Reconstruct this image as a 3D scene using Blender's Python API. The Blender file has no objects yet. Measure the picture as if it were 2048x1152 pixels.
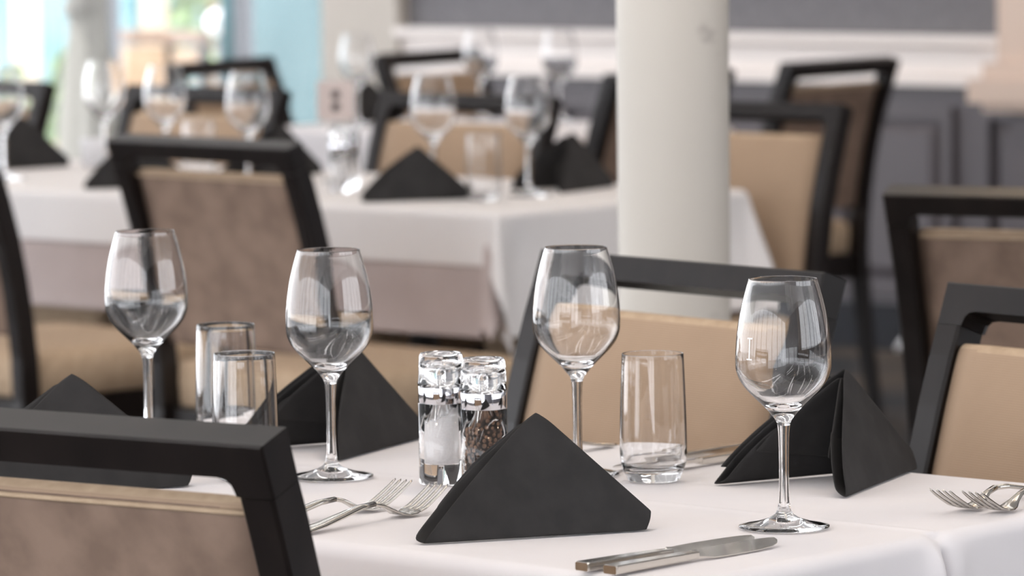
import bpy, bmesh, math, random
from mathutils import Vector, Matrix

random.seed(7)
SC = bpy.context.scene
COL = SC.collection
PI = math.pi

# ------------------------------------------------------------------ camera
PITCH = math.atan(796.0 / 9000.0)
ROLL = math.radians(0.65)
fw = Vector((0, math.cos(PITCH), -math.sin(PITCH)))
up0 = Vector((0, math.sin(PITCH), math.cos(PITCH)))
rt0 = Vector((1, 0, 0))
upv = up0 * math.cos(ROLL) + rt0 * math.sin(ROLL)
rtv = rt0 * math.cos(ROLL) - up0 * math.sin(ROLL)
cam_d = bpy.data.cameras.new('camera')
cam = bpy.data.objects.new('camera', cam_d)
COL.objects.link(cam)
cam.matrix_world = Matrix(((rtv.x, upv.x, -fw.x, 0), (rtv.y, upv.y, -fw.y, 0),
                           (rtv.z, upv.z, -fw.z, 1.328), (0, 0, 0, 1)))
cam_d.sensor_fit = 'HORIZONTAL'
cam_d.sensor_width = 36.0
cam_d.lens = 9000.0 / 2048.0 * 36.0
cam_d.clip_start = 0.05
cam_d.dof.use_dof = True
cam_d.dof.focus_distance = 4.08
cam_d.dof.aperture_fstop = 8.3
SC.camera = cam

# ------------------------------------------------------------------ world, sun, exposure
W = bpy.data.worlds.new('daylight')
SC.world = W
W.use_nodes = True
wb = W.node_tree.nodes['Background']
wb.inputs['Color'].default_value = (0.93, 0.95, 1.0, 1)
wb.inputs['Strength'].default_value = 2.7

ANG = math.radians(41)
UX, UY = math.cos(ANG), -math.sin(ANG)          # along the tables and the far wall
NX, NY = math.sin(ANG), math.cos(ANG)           # across them, away from the camera


def UN(u, n, z=0.0):
    return Vector((UX * u + NX * n, UY * u + NY * n, z))


ROTU = -ANG                                     # z rotation whose local x is u


def light(name, kind, loc, energy, color, **kw):
    d = bpy.data.lights.new(name, kind)
    d.energy = energy
    d.color = color
    for k, v in kw.items():
        setattr(d, k, v)
    o = bpy.data.objects.new(name, d)
    COL.objects.link(o)
    o.location = loc
    return o


sun = light('sun', 'SUN', (0, 0, 20), 1.9, (1.0, 0.95, 0.87), angle=0.01)
sd = (UN(-0.45, -0.55) + Vector((0, 0, 0.80))).normalized()
sun.rotation_euler = sd.to_track_quat('Z', 'Y').to_euler()

# soft lamps in the ceiling of the room (warm downlights)
for u, n in ((-4.6, 1.2), (-2.6, 1.6), (-0.6, 2.2), (-5.6, 3.4), (-3.2, 4.2), (-1.0, 4.8), (-7.2, 6.0), (-4.8, 6.6),
             (-2.6, 7.2), (-8.4, 8.8), (-6.2, 9.0), (-4.0, 9.2)):
    light('ceiling_lamp', 'AREA', UN(u, n, 2.93), 3.0, (1.0, 0.72, 0.45), shape='DISK', size=0.12)
# added strip lights at ceiling height, for white streaks in the glass bowls
for u, n, a in ((-4.9, 0.6, 90), (-3.9, 0.4, 90), (-2.9, 0.6, 90), (-1.9, 0.9, 90), (-5.2, 3.4, 90), (-4.0, 3.6, 90), (-2.8, 3.4, 90), (-1.6, 3.6, 90),
                (-7.2, 6.2, 90), (-5.8, 6.4, 90), (-4.4, 6.2, 90), (-8.6, 8.8, 0), (-6.0, 8.9, 0)):
    p_ = light('streak_strip', 'AREA', UN(u, n, 2.95), 3.7, (1.0, 0.97, 0.96), shape='RECTANGLE', size=2.2)
    p_.data.size_y = 0.07
    p_.rotation_euler = (0, 0, math.radians(a - 41))

SC.view_settings.view_transform = 'Standard'
SC.view_settings.look = 'None'
SC.view_settings.gamma = 1.0
SC.view_settings.use_curve_mapping = False
SC.view_settings.exposure = 0.72
cy = SC.cycles
cy.use_denoising = True
cy.max_bounces = 16
cy.transmission_bounces = 14
cy.transparent_max_bounces = 16
cy.sample_clamp_indirect = 6.0
cy.blur_glossy = 0.6


# ------------------------------------------------------------------ materials
def mat(name, base=(0.5, 0.5, 0.5), rough=0.6, metal=0.0, **kw):
    m = bpy.data.materials.new(name)
    m.use_nodes = True
    b = m.node_tree.nodes['Principled BSDF']
    b.inputs['Base Color'].default_value = (*base, 1)
    b.inputs['Roughness'].default_value = rough
    b.inputs['Metallic'].default_value = metal
    for k, v in kw.items():
        b.inputs[k].default_value = v
    return m


def nodes(m):
    return m.node_tree.nodes, m.node_tree.links, m.node_tree.nodes['Principled BSDF']


def add_noise(m, c1, c2, scale, detail=4.0, lo=0.35, hi=0.65, bump=0.0, dist=0.002, coord='Object', stretch=(1, 1, 1)):
    N, L, b = nodes(m)
    tc = N.new('ShaderNodeTexCoord')
    mp = N.new('ShaderNodeMapping')
    mp.inputs['Scale'].default_value = stretch
    L.new(tc.outputs[coord], mp.inputs['Vector'])
    nz = N.new('ShaderNodeTexNoise')
    nz.inputs['Scale'].default_value = scale
    nz.inputs['Detail'].default_value = detail
    L.new(mp.outputs['Vector'], nz.inputs['Vector'])
    if c1:
        cr = N.new('ShaderNodeValToRGB')
        cr.color_ramp.elements[0].position = lo
        cr.color_ramp.elements[0].color = (*c1, 1)
        cr.color_ramp.elements[1].position = hi
        cr.color_ramp.elements[1].color = (*c2, 1)
        L.new(nz.outputs['Fac'], cr.inputs['Fac'])
        L.new(cr.outputs['Color'], b.inputs['Base Color'])
    if bump:
        bp = N.new('ShaderNodeBump')
        bp.inputs['Strength'].default_value = bump
        bp.inputs['Distance'].default_value = dist
        L.new(nz.outputs['Fac'], bp.inputs['Height'])
        L.new(bp.outputs['Normal'], b.inputs['Normal'])
    return m


def rib_fabric(name, c1, c2, rib=131.0, bump=0.35):
    m = mat(name, c1, 0.85)
    N, L, b = nodes(m)
    tc = N.new('ShaderNodeTexCoord')
    wv = N.new('ShaderNodeTexWave')
    wv.bands_direction = 'Z'
    wv.inputs['Scale'].default_value = rib
    wv.inputs['Distortion'].default_value = 0.6
    wv.inputs['Detail'].default_value = 2.0
    wv.inputs['Detail Scale'].default_value = 2.0
    L.new(tc.outputs['Object'], wv.inputs['Vector'])
    nz = N.new('ShaderNodeTexNoise')
    nz.inputs['Scale'].default_value = 14.0
    nz.inputs['Detail'].default_value = 5.0
    L.new(tc.outputs['Object'], nz.inputs['Vector'])
    ad = N.new('ShaderNodeMath')
    ad.operation = 'MULTIPLY_ADD'
    ad.inputs[1].default_value = 0.55
    L.new(wv.outputs['Fac'], ad.inputs[0])
    m2 = N.new('ShaderNodeMath')
    m2.operation = 'MULTIPLY'
    m2.inputs[1].default_value = 0.5
    L.new(nz.outputs['Fac'], m2.inputs[0])
    L.new(m2.outputs[0], ad.inputs[2])
    cr = N.new('ShaderNodeValToRGB')
    cr.color_ramp.elements[0].position = 0.1
    cr.color_ramp.elements[0].color = (*c2, 1)
    cr.color_ramp.elements[1].position = 0.75
    cr.color_ramp.elements[1].color = (*c1, 1)
    L.new(ad.outputs[0], cr.inputs['Fac'])
    L.new(cr.outputs['Color'], b.inputs['Base Color'])
    bp = N.new('ShaderNodeBump')
    bp.inputs['Strength'].default_value = bump
    bp.inputs['Distance'].default_value = 0.0008
    L.new(wv.outputs['Fac'], bp.inputs['Height'])
    L.new(bp.outputs['Normal'], b.inputs['Normal'])
    return m


M = {}
M['cloth'] = add_noise(mat('white_cotton', (0.81, 0.785, 0.80), 0.85), (0.80, 0.775, 0.79), (0.825, 0.80, 0.81), 9.0, bump=0.10, dist=0.004)
M['cloth2'] = add_noise(mat('white_cotton_overlay', (0.80, 0.775, 0.765), 0.85), (0.79, 0.765, 0.755), (0.815, 0.79, 0.78), 9.0, bump=0.10, dist=0.004)
M['taupe'] = add_noise(mat('taupe_cotton', (0.50, 0.42, 0.40), 0.85), (0.47, 0.395, 0.375), (0.53, 0.45, 0.43), 9.0, bump=0.10, dist=0.004)
M['napkin'] = add_noise(mat('charcoal_napkin', (0.030, 0.029, 0.029), 0.9, **{'Specular IOR Level': 0.2}), (0.030, 0.029, 0.029), (0.039, 0.0375, 0.0375), 35.0, bump=0.2, dist=0.001)
M['tan'] = rib_fabric('tan_ribbed_fabric', (0.415, 0.295, 0.20), (0.325, 0.225, 0.15))
M['tan_edge'] = add_noise(mat('tan_plain_fabric', (0.46, 0.34, 0.225), 0.85), (0.43, 0.31, 0.205), (0.50, 0.37, 0.25), 60.0)
M['brown'] = add_noise(mat('brown_woven_fabric', (0.30, 0.20, 0.15), 0.8), (0.185, 0.122, 0.088), (0.265, 0.18, 0.132), 22.0, detail=8.0, bump=0.25, dist=0.001)
M['frame'] = add_noise(mat('black_brown_wood', (0.008, 0.007, 0.006), 0.36, **{'Specular IOR Level': 0.36}), (0.007, 0.0048, 0.0043), (0.012, 0.0085, 0.0075), 30.0, stretch=(1, 1, 0.2), bump=0.04, dist=0.001)
M['glass'] = mat('clear_glass', (1, 1, 1), 0.0, IOR=1.5)
M['glass'].node_tree.nodes['Principled BSDF'].inputs['Transmission Weight'].default_value = 1.0
M['acrylic'] = mat('clear_acrylic', (1, 1, 1), 0.01, IOR=1.47)
M['acrylic'].node_tree.nodes['Principled BSDF'].inputs['Transmission Weight'].default_value = 1.0
M['chrome'] = mat('polished_chrome', (0.75, 0.75, 0.78), 0.06, 1.0)
M['steel'] = add_noise(mat('stainless_steel', (0.66, 0.63, 0.58), 0.16, 1.0), None, None, 300.0, bump=0.02, dist=0.0005)
M['dull_steel'] = mat('brushed_metal', (0.45, 0.47, 0.48), 0.35, 1.0)
M['mark'] = mat('white_etching', (0.9, 0.9, 0.9), 0.6)
M['salt'] = add_noise(mat('white_salt', (0.92, 0.90, 0.90), 0.9), (0.88, 0.86, 0.86), (0.96, 0.95, 0.95), 900.0, bump=0.5, dist=0.0012)
M['pepper'] = add_noise(mat('pepper_brown', (0.1, 0.06, 0.04), 0.7), (0.05, 0.032, 0.024), (0.36, 0.20, 0.12), 190.0, detail=1.0, lo=0.35, hi=0.72, bump=0.4, dist=0.0006)
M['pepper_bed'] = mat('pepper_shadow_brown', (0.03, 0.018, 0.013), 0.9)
M['pale_board'] = mat('pale_board_paint', (0.34, 0.35, 0.36), 0.7)
M['carpet'] = add_noise(mat('dark_patterned_carpet', (0.03, 0.03, 0.03), 0.95), (0.020, 0.022, 0.027), (0.085, 0.065, 0.05), 2.3, detail=3.0, lo=0.42, hi=0.62)
M['wall'] = add_noise(mat('grey_wall_fabric', (0.18, 0.175, 0.185), 0.9), (0.165, 0.16, 0.17), (0.195, 0.19, 0.20), 45.0, bump=0.1)
M['wains'] = mat('dark_grey_panelling', (0.105, 0.092, 0.10), 0.45)
M['rail'] = mat('off_white_trim_paint', (0.86, 0.80, 0.76), 0.5)
M['pil'] = mat('cream_pilaster_paint', (0.66, 0.52, 0.43), 0.55)
M['jamb'] = mat('beige_jamb_paint', (0.50, 0.455, 0.40), 0.6)
M['ceil'] = mat('white_ceiling', (0.85, 0.84, 0.83), 0.8)
M['wood_floor_edge'] = mat('dark_base_paint', (0.02, 0.022, 0.028), 0.85)
M['alu'] = mat('grey_window_metal', (0.22, 0.235, 0.26), 0.4)
M['turq'] = add_noise(mat('turquoise_screen', (0.10, 0.36, 0.44), 0.8), (0.050, 0.135, 0.155), (0.075, 0.165, 0.185), 6.0, stretch=(1, 1, 0.3))
M['turq2'] = add_noise(mat('turquoise_boards', (0.2, 0.68, 0.78), 0.8), (0.05, 0.20, 0.24), (0.20, 0.27, 0.28), 1.6, detail=2.0)
M['cream'] = mat('cream_post_paint', (0.52, 0.45, 0.35), 0.7)
M['tanboard'] = add_noise(mat('tan_timber', (0.62, 0.44, 0.27), 0.7), (0.33, 0.22, 0.13), (0.40, 0.28, 0.18), 8.0)
M['curtain'] = add_noise(mat('white_curtain', (0.6, 0.6, 0.57), 0.9), (0.50, 0.49, 0.45), (0.64, 0.64, 0.62), 5.0, stretch=(1, 1, 0.1))
N, L, b = nodes(M['curtain'])
trl = N.new('ShaderNodeBsdfTranslucent')
trl.inputs['Color'].default_value = (0.5, 0.49, 0.45, 1)
mx2 = N.new('ShaderNodeMixShader')
mx2.inputs[0].default_value = 0.4
L.new(b.outputs[0], mx2.inputs[1])
L.new(trl.outputs[0], mx2.inputs[2])
L.new(mx2.outputs[0], N['Material Output'].inputs['Surface'])
M['pave'] = add_noise(mat('pale_paving', (0.55, 0.53, 0.50), 0.9), (0.48, 0.46, 0.44), (0.60, 0.58, 0.55), 3.0)
M['leaf'] = add_noise(mat('green_leaves', (0.20, 0.36, 0.09), 0.7), (0.10, 0.19, 0.05), (0.26, 0.34, 0.15), 12.0)
M['white'] = mat('white_ceramic', (0.82, 0.82, 0.84), 0.25)
M['card'] = mat('pale_card', (0.62, 0.53, 0.50), 0.7)
M['ink'] = mat('dark_ink', (0.03, 0.025, 0.025), 0.7)

# pane: thin architectural glass, a Fresnel mix of see-through and mirror
pm = bpy.data.materials.new('window_pane_glass')
pm.use_nodes = True
pn, pl = pm.node_tree.nodes, pm.node_tree.links
pn.remove(pn['Principled BSDF'])
tr = pn.new('ShaderNodeBsdfTransparent')
gl = pn.new('ShaderNodeBsdfGlossy')
gl.inputs['Roughness'].default_value = 0.0
fr = pn.new('ShaderNodeFresnel')
ge = pn.new('ShaderNodeNewGeometry')
mi = pn.new('ShaderNodeMath')
mi.operation = 'MULTIPLY_ADD'                   # the same index seen from either face of the sheet
mi.inputs[1].default_value = 1 / 1.45 - 1.45
mi.inputs[2].default_value = 1.45
pl.new(ge.outputs['Backfacing'], mi.inputs[0])
pl.new(mi.outputs[0], fr.inputs['IOR'])
mx = pn.new('ShaderNodeMixShader')
pl.new(fr.outputs[0], mx.inputs[0])
pl.new(tr.outputs[0], mx.inputs[1])
pl.new(gl.outputs[0], mx.inputs[2])
pl.new(mx.outputs[0], pn['Material Output'].inputs['Surface'])
M['pane'] = pm

# column paint: off-white with a few grey scuffs of their own shape
cm = mat('column_paint', (0.56, 0.525, 0.47), 0.6)
N, L, b = nodes(cm)
tc = N.new('ShaderNodeTexCoord')
nz = N.new('ShaderNodeTexNoise')
nz.inputs['Scale'].default_value = 14.0
nz.inputs['Detail'].default_value = 3.0
mp = N.new('ShaderNodeMapping')
mp.inputs['Scale'].default_value = (1, 1, 1.6)
L.new(tc.outputs['Object'], mp.inputs['Vector'])
L.new(mp.outputs['Vector'], nz.inputs['Vector'])
cr = N.new('ShaderNodeValToRGB')
cr.color_ramp.elements[0].position = 0.66
cr.color_ramp.elements[0].color = (0.57, 0.535, 0.48, 1)
cr.color_ramp.elements[1].position = 0.80
cr.color_ramp.elements[1].color = (0.36, 0.33, 0.30, 1)
L.new(nz.outputs['Fac'], cr.inputs['Fac'])
L.new(cr.outputs['Color'], b.inputs['Base Color'])
bp = N.new('ShaderNodeBump')
bp.inputs['Strength'].default_value = 0.08
n2 = N.new('ShaderNodeTexNoise')
n2.inputs['Scale'].default_value = 90.0
L.new(tc.outputs['Object'], n2.inputs['Vector'])
L.new(n2.outputs['Fac'], bp.inputs['Height'])
L.new(bp.outputs['Normal'], b.inputs['Normal'])
M['column'] = cm


# ------------------------------------------------------------------ mesh helpers
def obj(name, verts, faces, m, parent=None, smooth=True, loc=None, rotz=0.0, slots=None, fslot=None):
    me = bpy.data.meshes.new(name)
    me.from_pydata([tuple(v) for v in verts], [], faces)
    bm = bmesh.new()
    bm.from_mesh(me)
    bmesh.ops.remove_doubles(bm, verts=bm.verts, dist=1e-7)
    bmesh.ops.recalc_face_normals(bm, faces=bm.faces)
    bm.to_mesh(me)
    bm.free()
    me.materials.append(m)
    for s in (slots or []):
        me.materials.append(s)
    if smooth:
        me.polygons.foreach_set('use_smooth', [True] * len(me.polygons))
    if fslot:
        for p in me.polygons:
            p.material_index = fslot(p)
    o = bpy.data.objects.new(name, me)
    COL.objects.link(o)
    if parent is not None:
        o.parent = parent
    if loc is not None:
        o.location = loc
    o.rotation_euler = (0, 0, rotz)
    return o


def tag(o, label=None, cat=None, group=None, kind=None):
    if label:
        o['label'] = label
    if cat:
        o['category'] = cat
    if group:
        o['group'] = group
    if kind:
        o['kind'] = kind
    return o


def thing(name, label, cat, loc=(0, 0, 0), rotz=0.0, group=None):
    o = bpy.data.objects.new(name, None)
    o.empty_display_size = 0.05
    COL.objects.link(o)
    o.location = loc
    o.rotation_euler = (0, 0, rotz)
    return tag(o, label, cat, group)


def dup(root, loc, rotz, label=None, group=None):
    r = root.copy()
    COL.objects.link(r)
    r.location = loc
    r.rotation_euler = (0, 0, rotz)
    if label:
        r['label'] = label
    if group:
        r['group'] = group
    for ch in list(root.children):
        c = ch.copy()
        COL.objects.link(c)
        c.parent = r
        for g in list(ch.children):
            d = g.copy()
            COL.objects.link(d)
            d.parent = c
    return r


def join(parts):
    V, Fc = [], []
    for v, f in parts:
        o = len(V)
        V += list(v)
        Fc += [tuple(i + o for i in q) for q in f]
    return V, Fc


def loft(rings, cap=True, close=True):
    V, Fc = [], []
    n = len(rings[0])
    for r in rings:
        V += [tuple(p) for p in r]
    for i in range(len(rings) - 1):
        for j in range(n if close else n - 1):
            a = i * n + j
            b2 = i * n + (j + 1) % n
            Fc.append((a, b2, b2 + n, a + n))
    if cap:
        Fc.append(tuple(range(n - 1, -1, -1)))
        Fc.append(tuple((len(rings) - 1) * n + j for j in range(n)))
    return V, Fc


def box(x0, x1, y0, y1, z0, z1, ch=0.0):
    if ch <= 0:
        V = [(x, y, z) for z in (z0, z1) for x, y in ((x0, y0), (x1, y0), (x1, y1), (x0, y1))]
        return V, [(3, 2, 1, 0), (4, 5, 6, 7), (0, 1, 5, 4), (1, 2, 6, 5), (2, 3, 7, 6), (3, 0, 4, 7)]

    def ring(z, i):
        return [(x0 + ch + i, y0 + i, z), (x1 - ch - i, y0 + i, z), (x1 - i, y0 + ch + i, z), (x1 - i, y1 - ch - i, z),
                (x1 - ch - i, y1 - i, z), (x0 + ch + i, y1 - i, z), (x0 + i, y1 - ch - i, z), (x0 + i, y0 + ch + i, z)]
    return loft([ring(z0, ch), ring(z0 + ch, 0), ring(z1 - ch, 0), ring(z1, ch)])


def lathe(profile, n=48, cap=False, c=(0, 0, 0)):
    """profile: list of (r, z). r = 0 ends become poles."""
    V, Fc = [], []
    idx = []
    for r, z in profile:
        if r < 1e-6:
            idx.append([len(V)])
            V.append((c[0], c[1], c[2] + z))
        else:
            idx.append(list(range(len(V), len(V) + n)))
            V += [(c[0] + r * math.cos(2 * PI * k / n), c[1] + r * math.sin(2 * PI * k / n), c[2] + z) for k in range(n)]
    for a, b2 in zip(idx[:-1], idx[1:]):
        for k in range(n):
            k2 = (k + 1) % n
            if len(a) == 1 and len(b2) == 1:
                continue
            if len(a) == 1:
                Fc.append((a[0], b2[k2], b2[k]))
            elif len(b2) == 1:
                Fc.append((a[k], a[k2], b2[0]))
            else:
                Fc.append((a[k], a[k2], b2[k2], b2[k]))
    return V, Fc


def tube(path, r, n=8, closed=False, rs=None):
    P = [Vector(p) for p in path]
    rings = []
    m = len(P)
    for i in range(m):
        if closed:
            t = P[(i + 1) % m] - P[i - 1]
        else:
            t = P[min(i + 1, m - 1)] - P[max(i - 1, 0)]
        t.normalize()
        a = Vector((0, 1, 0)) if abs(t.y) < 0.9 else Vector((1, 0, 0))
        x = t.cross(a).normalized()
        y = t.cross(x)
        rr = rs[i] if rs else r
        rings.append([P[i] + (x * math.cos(2 * PI * k / n) + y * math.sin(2 * PI * k / n)) * rr for k in range(n)])
    if closed:
        rings.append(rings[0])
    return loft(rings, cap=not closed)


def smoothstep(a, b2, x):
    t = max(0.0, min(1.0, (x - a) / (b2 - a)))
    return t * t * (3 - 2 * t)


def lerp_tab(tab, x):
    if x <= tab[0][0]:
        return tab[0][1]
    for (xa, ya), (xb, yb) in zip(tab[:-1], tab[1:]):
        if x <= xb:
            return ya + (yb - ya) * (x - xa) / (xb - xa)
    return tab[-1][1]


# ================================================================== SETTING
WN = 10.45            # plane of the far wall
U_PL, U_PR = -9.504, -7.30


def block(name, u0, u1, n0, n1, z0, z1, m, parent=None, kind='structure', ch=0.0):
    v, f = box(u0, u1, n0, n1, z0, z1, ch)
    o = obj(name, v, f, m, parent, smooth=False, rotz=0 if parent else ROTU)
    if kind and not parent:
        o['kind'] = kind
    return o


block('floor', -11.8, 3.0, -2.6, WN + 0.15, -0.1, 0.0, M['carpet'])
block('ceiling', -12.0, 3.2, -2.8, WN + 0.3, 3.0, 3.12, M['ceil'])
wb_ = block('wall_back', U_PL, 3.2, WN, WN + 0.16, 0.90, 3.0, M['wall'])
block('wall_right', 3.0, 3.16, -2.6, 2.4, 0.0, 3.0, M['wall'])
# rail, wainscot, base
v, f = loft([[(u, WN - 0.02, 0.762), (u, WN - 0.055, 0.762), (u, WN - 0.055, 0.79), (u, WN - 0.03, 0.80), (u, WN - 0.03, 0.865),
              (u, WN - 0.07, 0.88), (u, WN - 0.07, 0.905), (u, WN, 0.905), (u, WN, 0.762)] for u in (U_PL, 3.0)])
tag(obj('trim_1', v, f, M['rail'], smooth=False, rotz=ROTU), 'wide white moulded chair rail along the grey far wall', kind='structure')
wl = block('wall_lower', U_PL, 3.0, WN - 0.012, WN + 0.16, 0.0, 0.90, M['wains'])
wl['label'] = 'dark grey panelled lower part of the far wall'
u = U_PL + 0.12
while u < -4.0:
    vv = []
    w_, z0, z1 = 0.42, 0.16, 0.70
    # frame moulding
    fr_ = join([box(u, u + w_, WN - 0.034, WN - 0.012, z1 - 0.03, z1), box(u, u + w_, WN - 0.034, WN - 0.012, z0, z0 + 0.03),
                box(u, u + 0.03, WN - 0.034, WN - 0.012, z0 + 0.03, z1 - 0.03), box(u + w_ - 0.03, u + w_, WN - 0.034, WN - 0.012, z0 + 0.03, z1 - 0.03)])
    obj('panel_frame', *fr_, M['wains'], wl, smooth=False)
    ins = loft([[(u + 0.045, WN - 0.012, z0 + 0.045), (u + w_ - 0.045, WN - 0.012, z0 + 0.045), (u + w_ - 0.045, WN - 0.012, z1 - 0.045), (u + 0.045, WN - 0.012, z1 - 0.045)],
                [(u + 0.075, WN - 0.03, z0 + 0.075), (u + w_ - 0.075, WN - 0.03, z0 + 0.075), (u + w_ - 0.075, WN - 0.03, z1 - 0.075), (u + 0.075, WN - 0.03, z1 - 0.075)]])
    obj('raised_panel', *ins, M['wains'], wl, smooth=False)
    u += 0.52
block('baseboard_back', U_PL, 3.0, WN - 0.04, WN - 0.012, 0.0, 0.13, M['wood_floor_edge'])

# cream pilaster at the right end of the wall that is in view
pt = bpy.data.objects.new('trim_2', None)
COL.objects.link(pt)
pt.rotation_euler = (0, 0, ROTU)
tag(pt, 'cream pilaster with stepped base standing on a dark pedestal at far right', kind='structure')
obj('shaft', *box(-7.17, -6.73, WN - 0.14, WN, 0.835, 2.99), M['pil'], pt, smooth=False)
obj('base_moulding', *join([box(-7.20, -6.70, WN - 0.17, WN, 0.79, 0.835), box(-7.23, -6.67, WN - 0.20, WN, 0.725, 0.79), box(-7.20, -6.70, WN - 0.17, WN, 0.70, 0.725)]), M['pil'], pt, smooth=False)
obj('pedestal', *box(-7.14, -6.76, WN - 0.12, WN - 0.041, 0.0, 0.70), M['wains'], pt, smooth=False)

# window jamb (wall end) and glazing left of the grey wall
block('trim_3', -9.83, U_PL, WN - 0.05, WN + 0.16, 0.0, 2.99, M['jamb'])['label'] = 'beige painted wall end beside the far window'
wn_ = bpy.data.objects.new('window_1', None)
COL.objects.link(wn_)
wn_.rotation_euler = (0, 0, ROTU)
tag(wn_, 'full height grey metal framed window at the far end of the room', kind='structure')
mu = [-11.66, -10.87, -10.25, -9.85]
for k, uu in enumerate(mu):
    obj('mullion', *box(uu - 0.012, uu + 0.012, WN - 0.01, WN + 0.06, 0.0, 2.99), M['alu'], wn_, smooth=False)
obj('sill', *box(-11.66, -9.84, WN - 0.03, WN + 0.08, 0.0, 0.06), M['alu'], wn_, smooth=False)
for a, b2 in zip(mu[:-1], mu[1:]):
    obj('pane', *box(a + 0.012, b2 - 0.012, WN + 0.02, WN + 0.026, 0.06, 2.99), M['pane'], wn_, smooth=False)


def glazed(name, label, pts, horiz):
    r = bpy.data.objects.new(name, None)
    COL.objects.link(r)
    r.rotation_euler = (0, 0, ROTU)
    tag(r, label, kind='structure')
    for a, b2 in zip(pts[:-1], pts[1:]):
        if horiz:
            obj('mullion', *box(a - 0.05, a + 0.05, -2.68, -2.56, 0.0, 3.0), M['alu'], r, smooth=False)
            obj('pane', *box(a + 0.05, b2 - 0.05, -2.63, -2.624, 0.0, 3.0), M['pane'], r, smooth=False)
        else:
            obj('mullion', *box(-11.78, -11.68, a - 0.05, a + 0.05, 0.0, 3.0), M['alu'], r, smooth=False)
            obj('pane', *box(-11.73, -11.724, a + 0.05, b2 - 0.05, 0.0, 3.0), M['pane'], r, smooth=False)
    return r


glazed('window_2', 'window wall along the left side of the room', [-2.6 + 1.29 * k for k in range(11)], False)
glazed('window_3', 'window wall behind the camera', [-11.7 + 1.47 * k for k in range(11)], True)

r_ = bpy.data.objects.new('window_4', None)
COL.objects.link(r_)
r_.rotation_euler = (0, 0, ROTU)
tag(r_, 'window wall along the right side of the room', kind='structure')
obj('sill_wall', *box(3.0, 3.16, 2.4, WN, 0.0, 0.95), M['wall'], r_, smooth=False)
for k in range(6):
    a = 2.45 + 1.33 * k
    obj('mullion', *box(3.02, 3.12, a - 0.05, a + 0.05, 0.95, 3.0), M['alu'], r_, smooth=False)
    obj('pane', *box(3.06, 3.066, a + 0.05, a + 1.28, 0.95, 3.0), M['pane'], r_, smooth=False)
# column
v, f = lathe([(0.0, 0.0), (0.0785, 0.0), (0.0785, 0.02), (0.0735, 0.03), (0.0735, 1.0), (0.0755, 2.99), (0.0, 2.99)], 64)
o = obj('column', v, f, M['column'], loc=(0.214, 5.9, 0))
tag(o, 'slim round off-white painted column with small grey scuffs', kind='structure')

# ================================================================== TABLES AND CLOTHS


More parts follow.
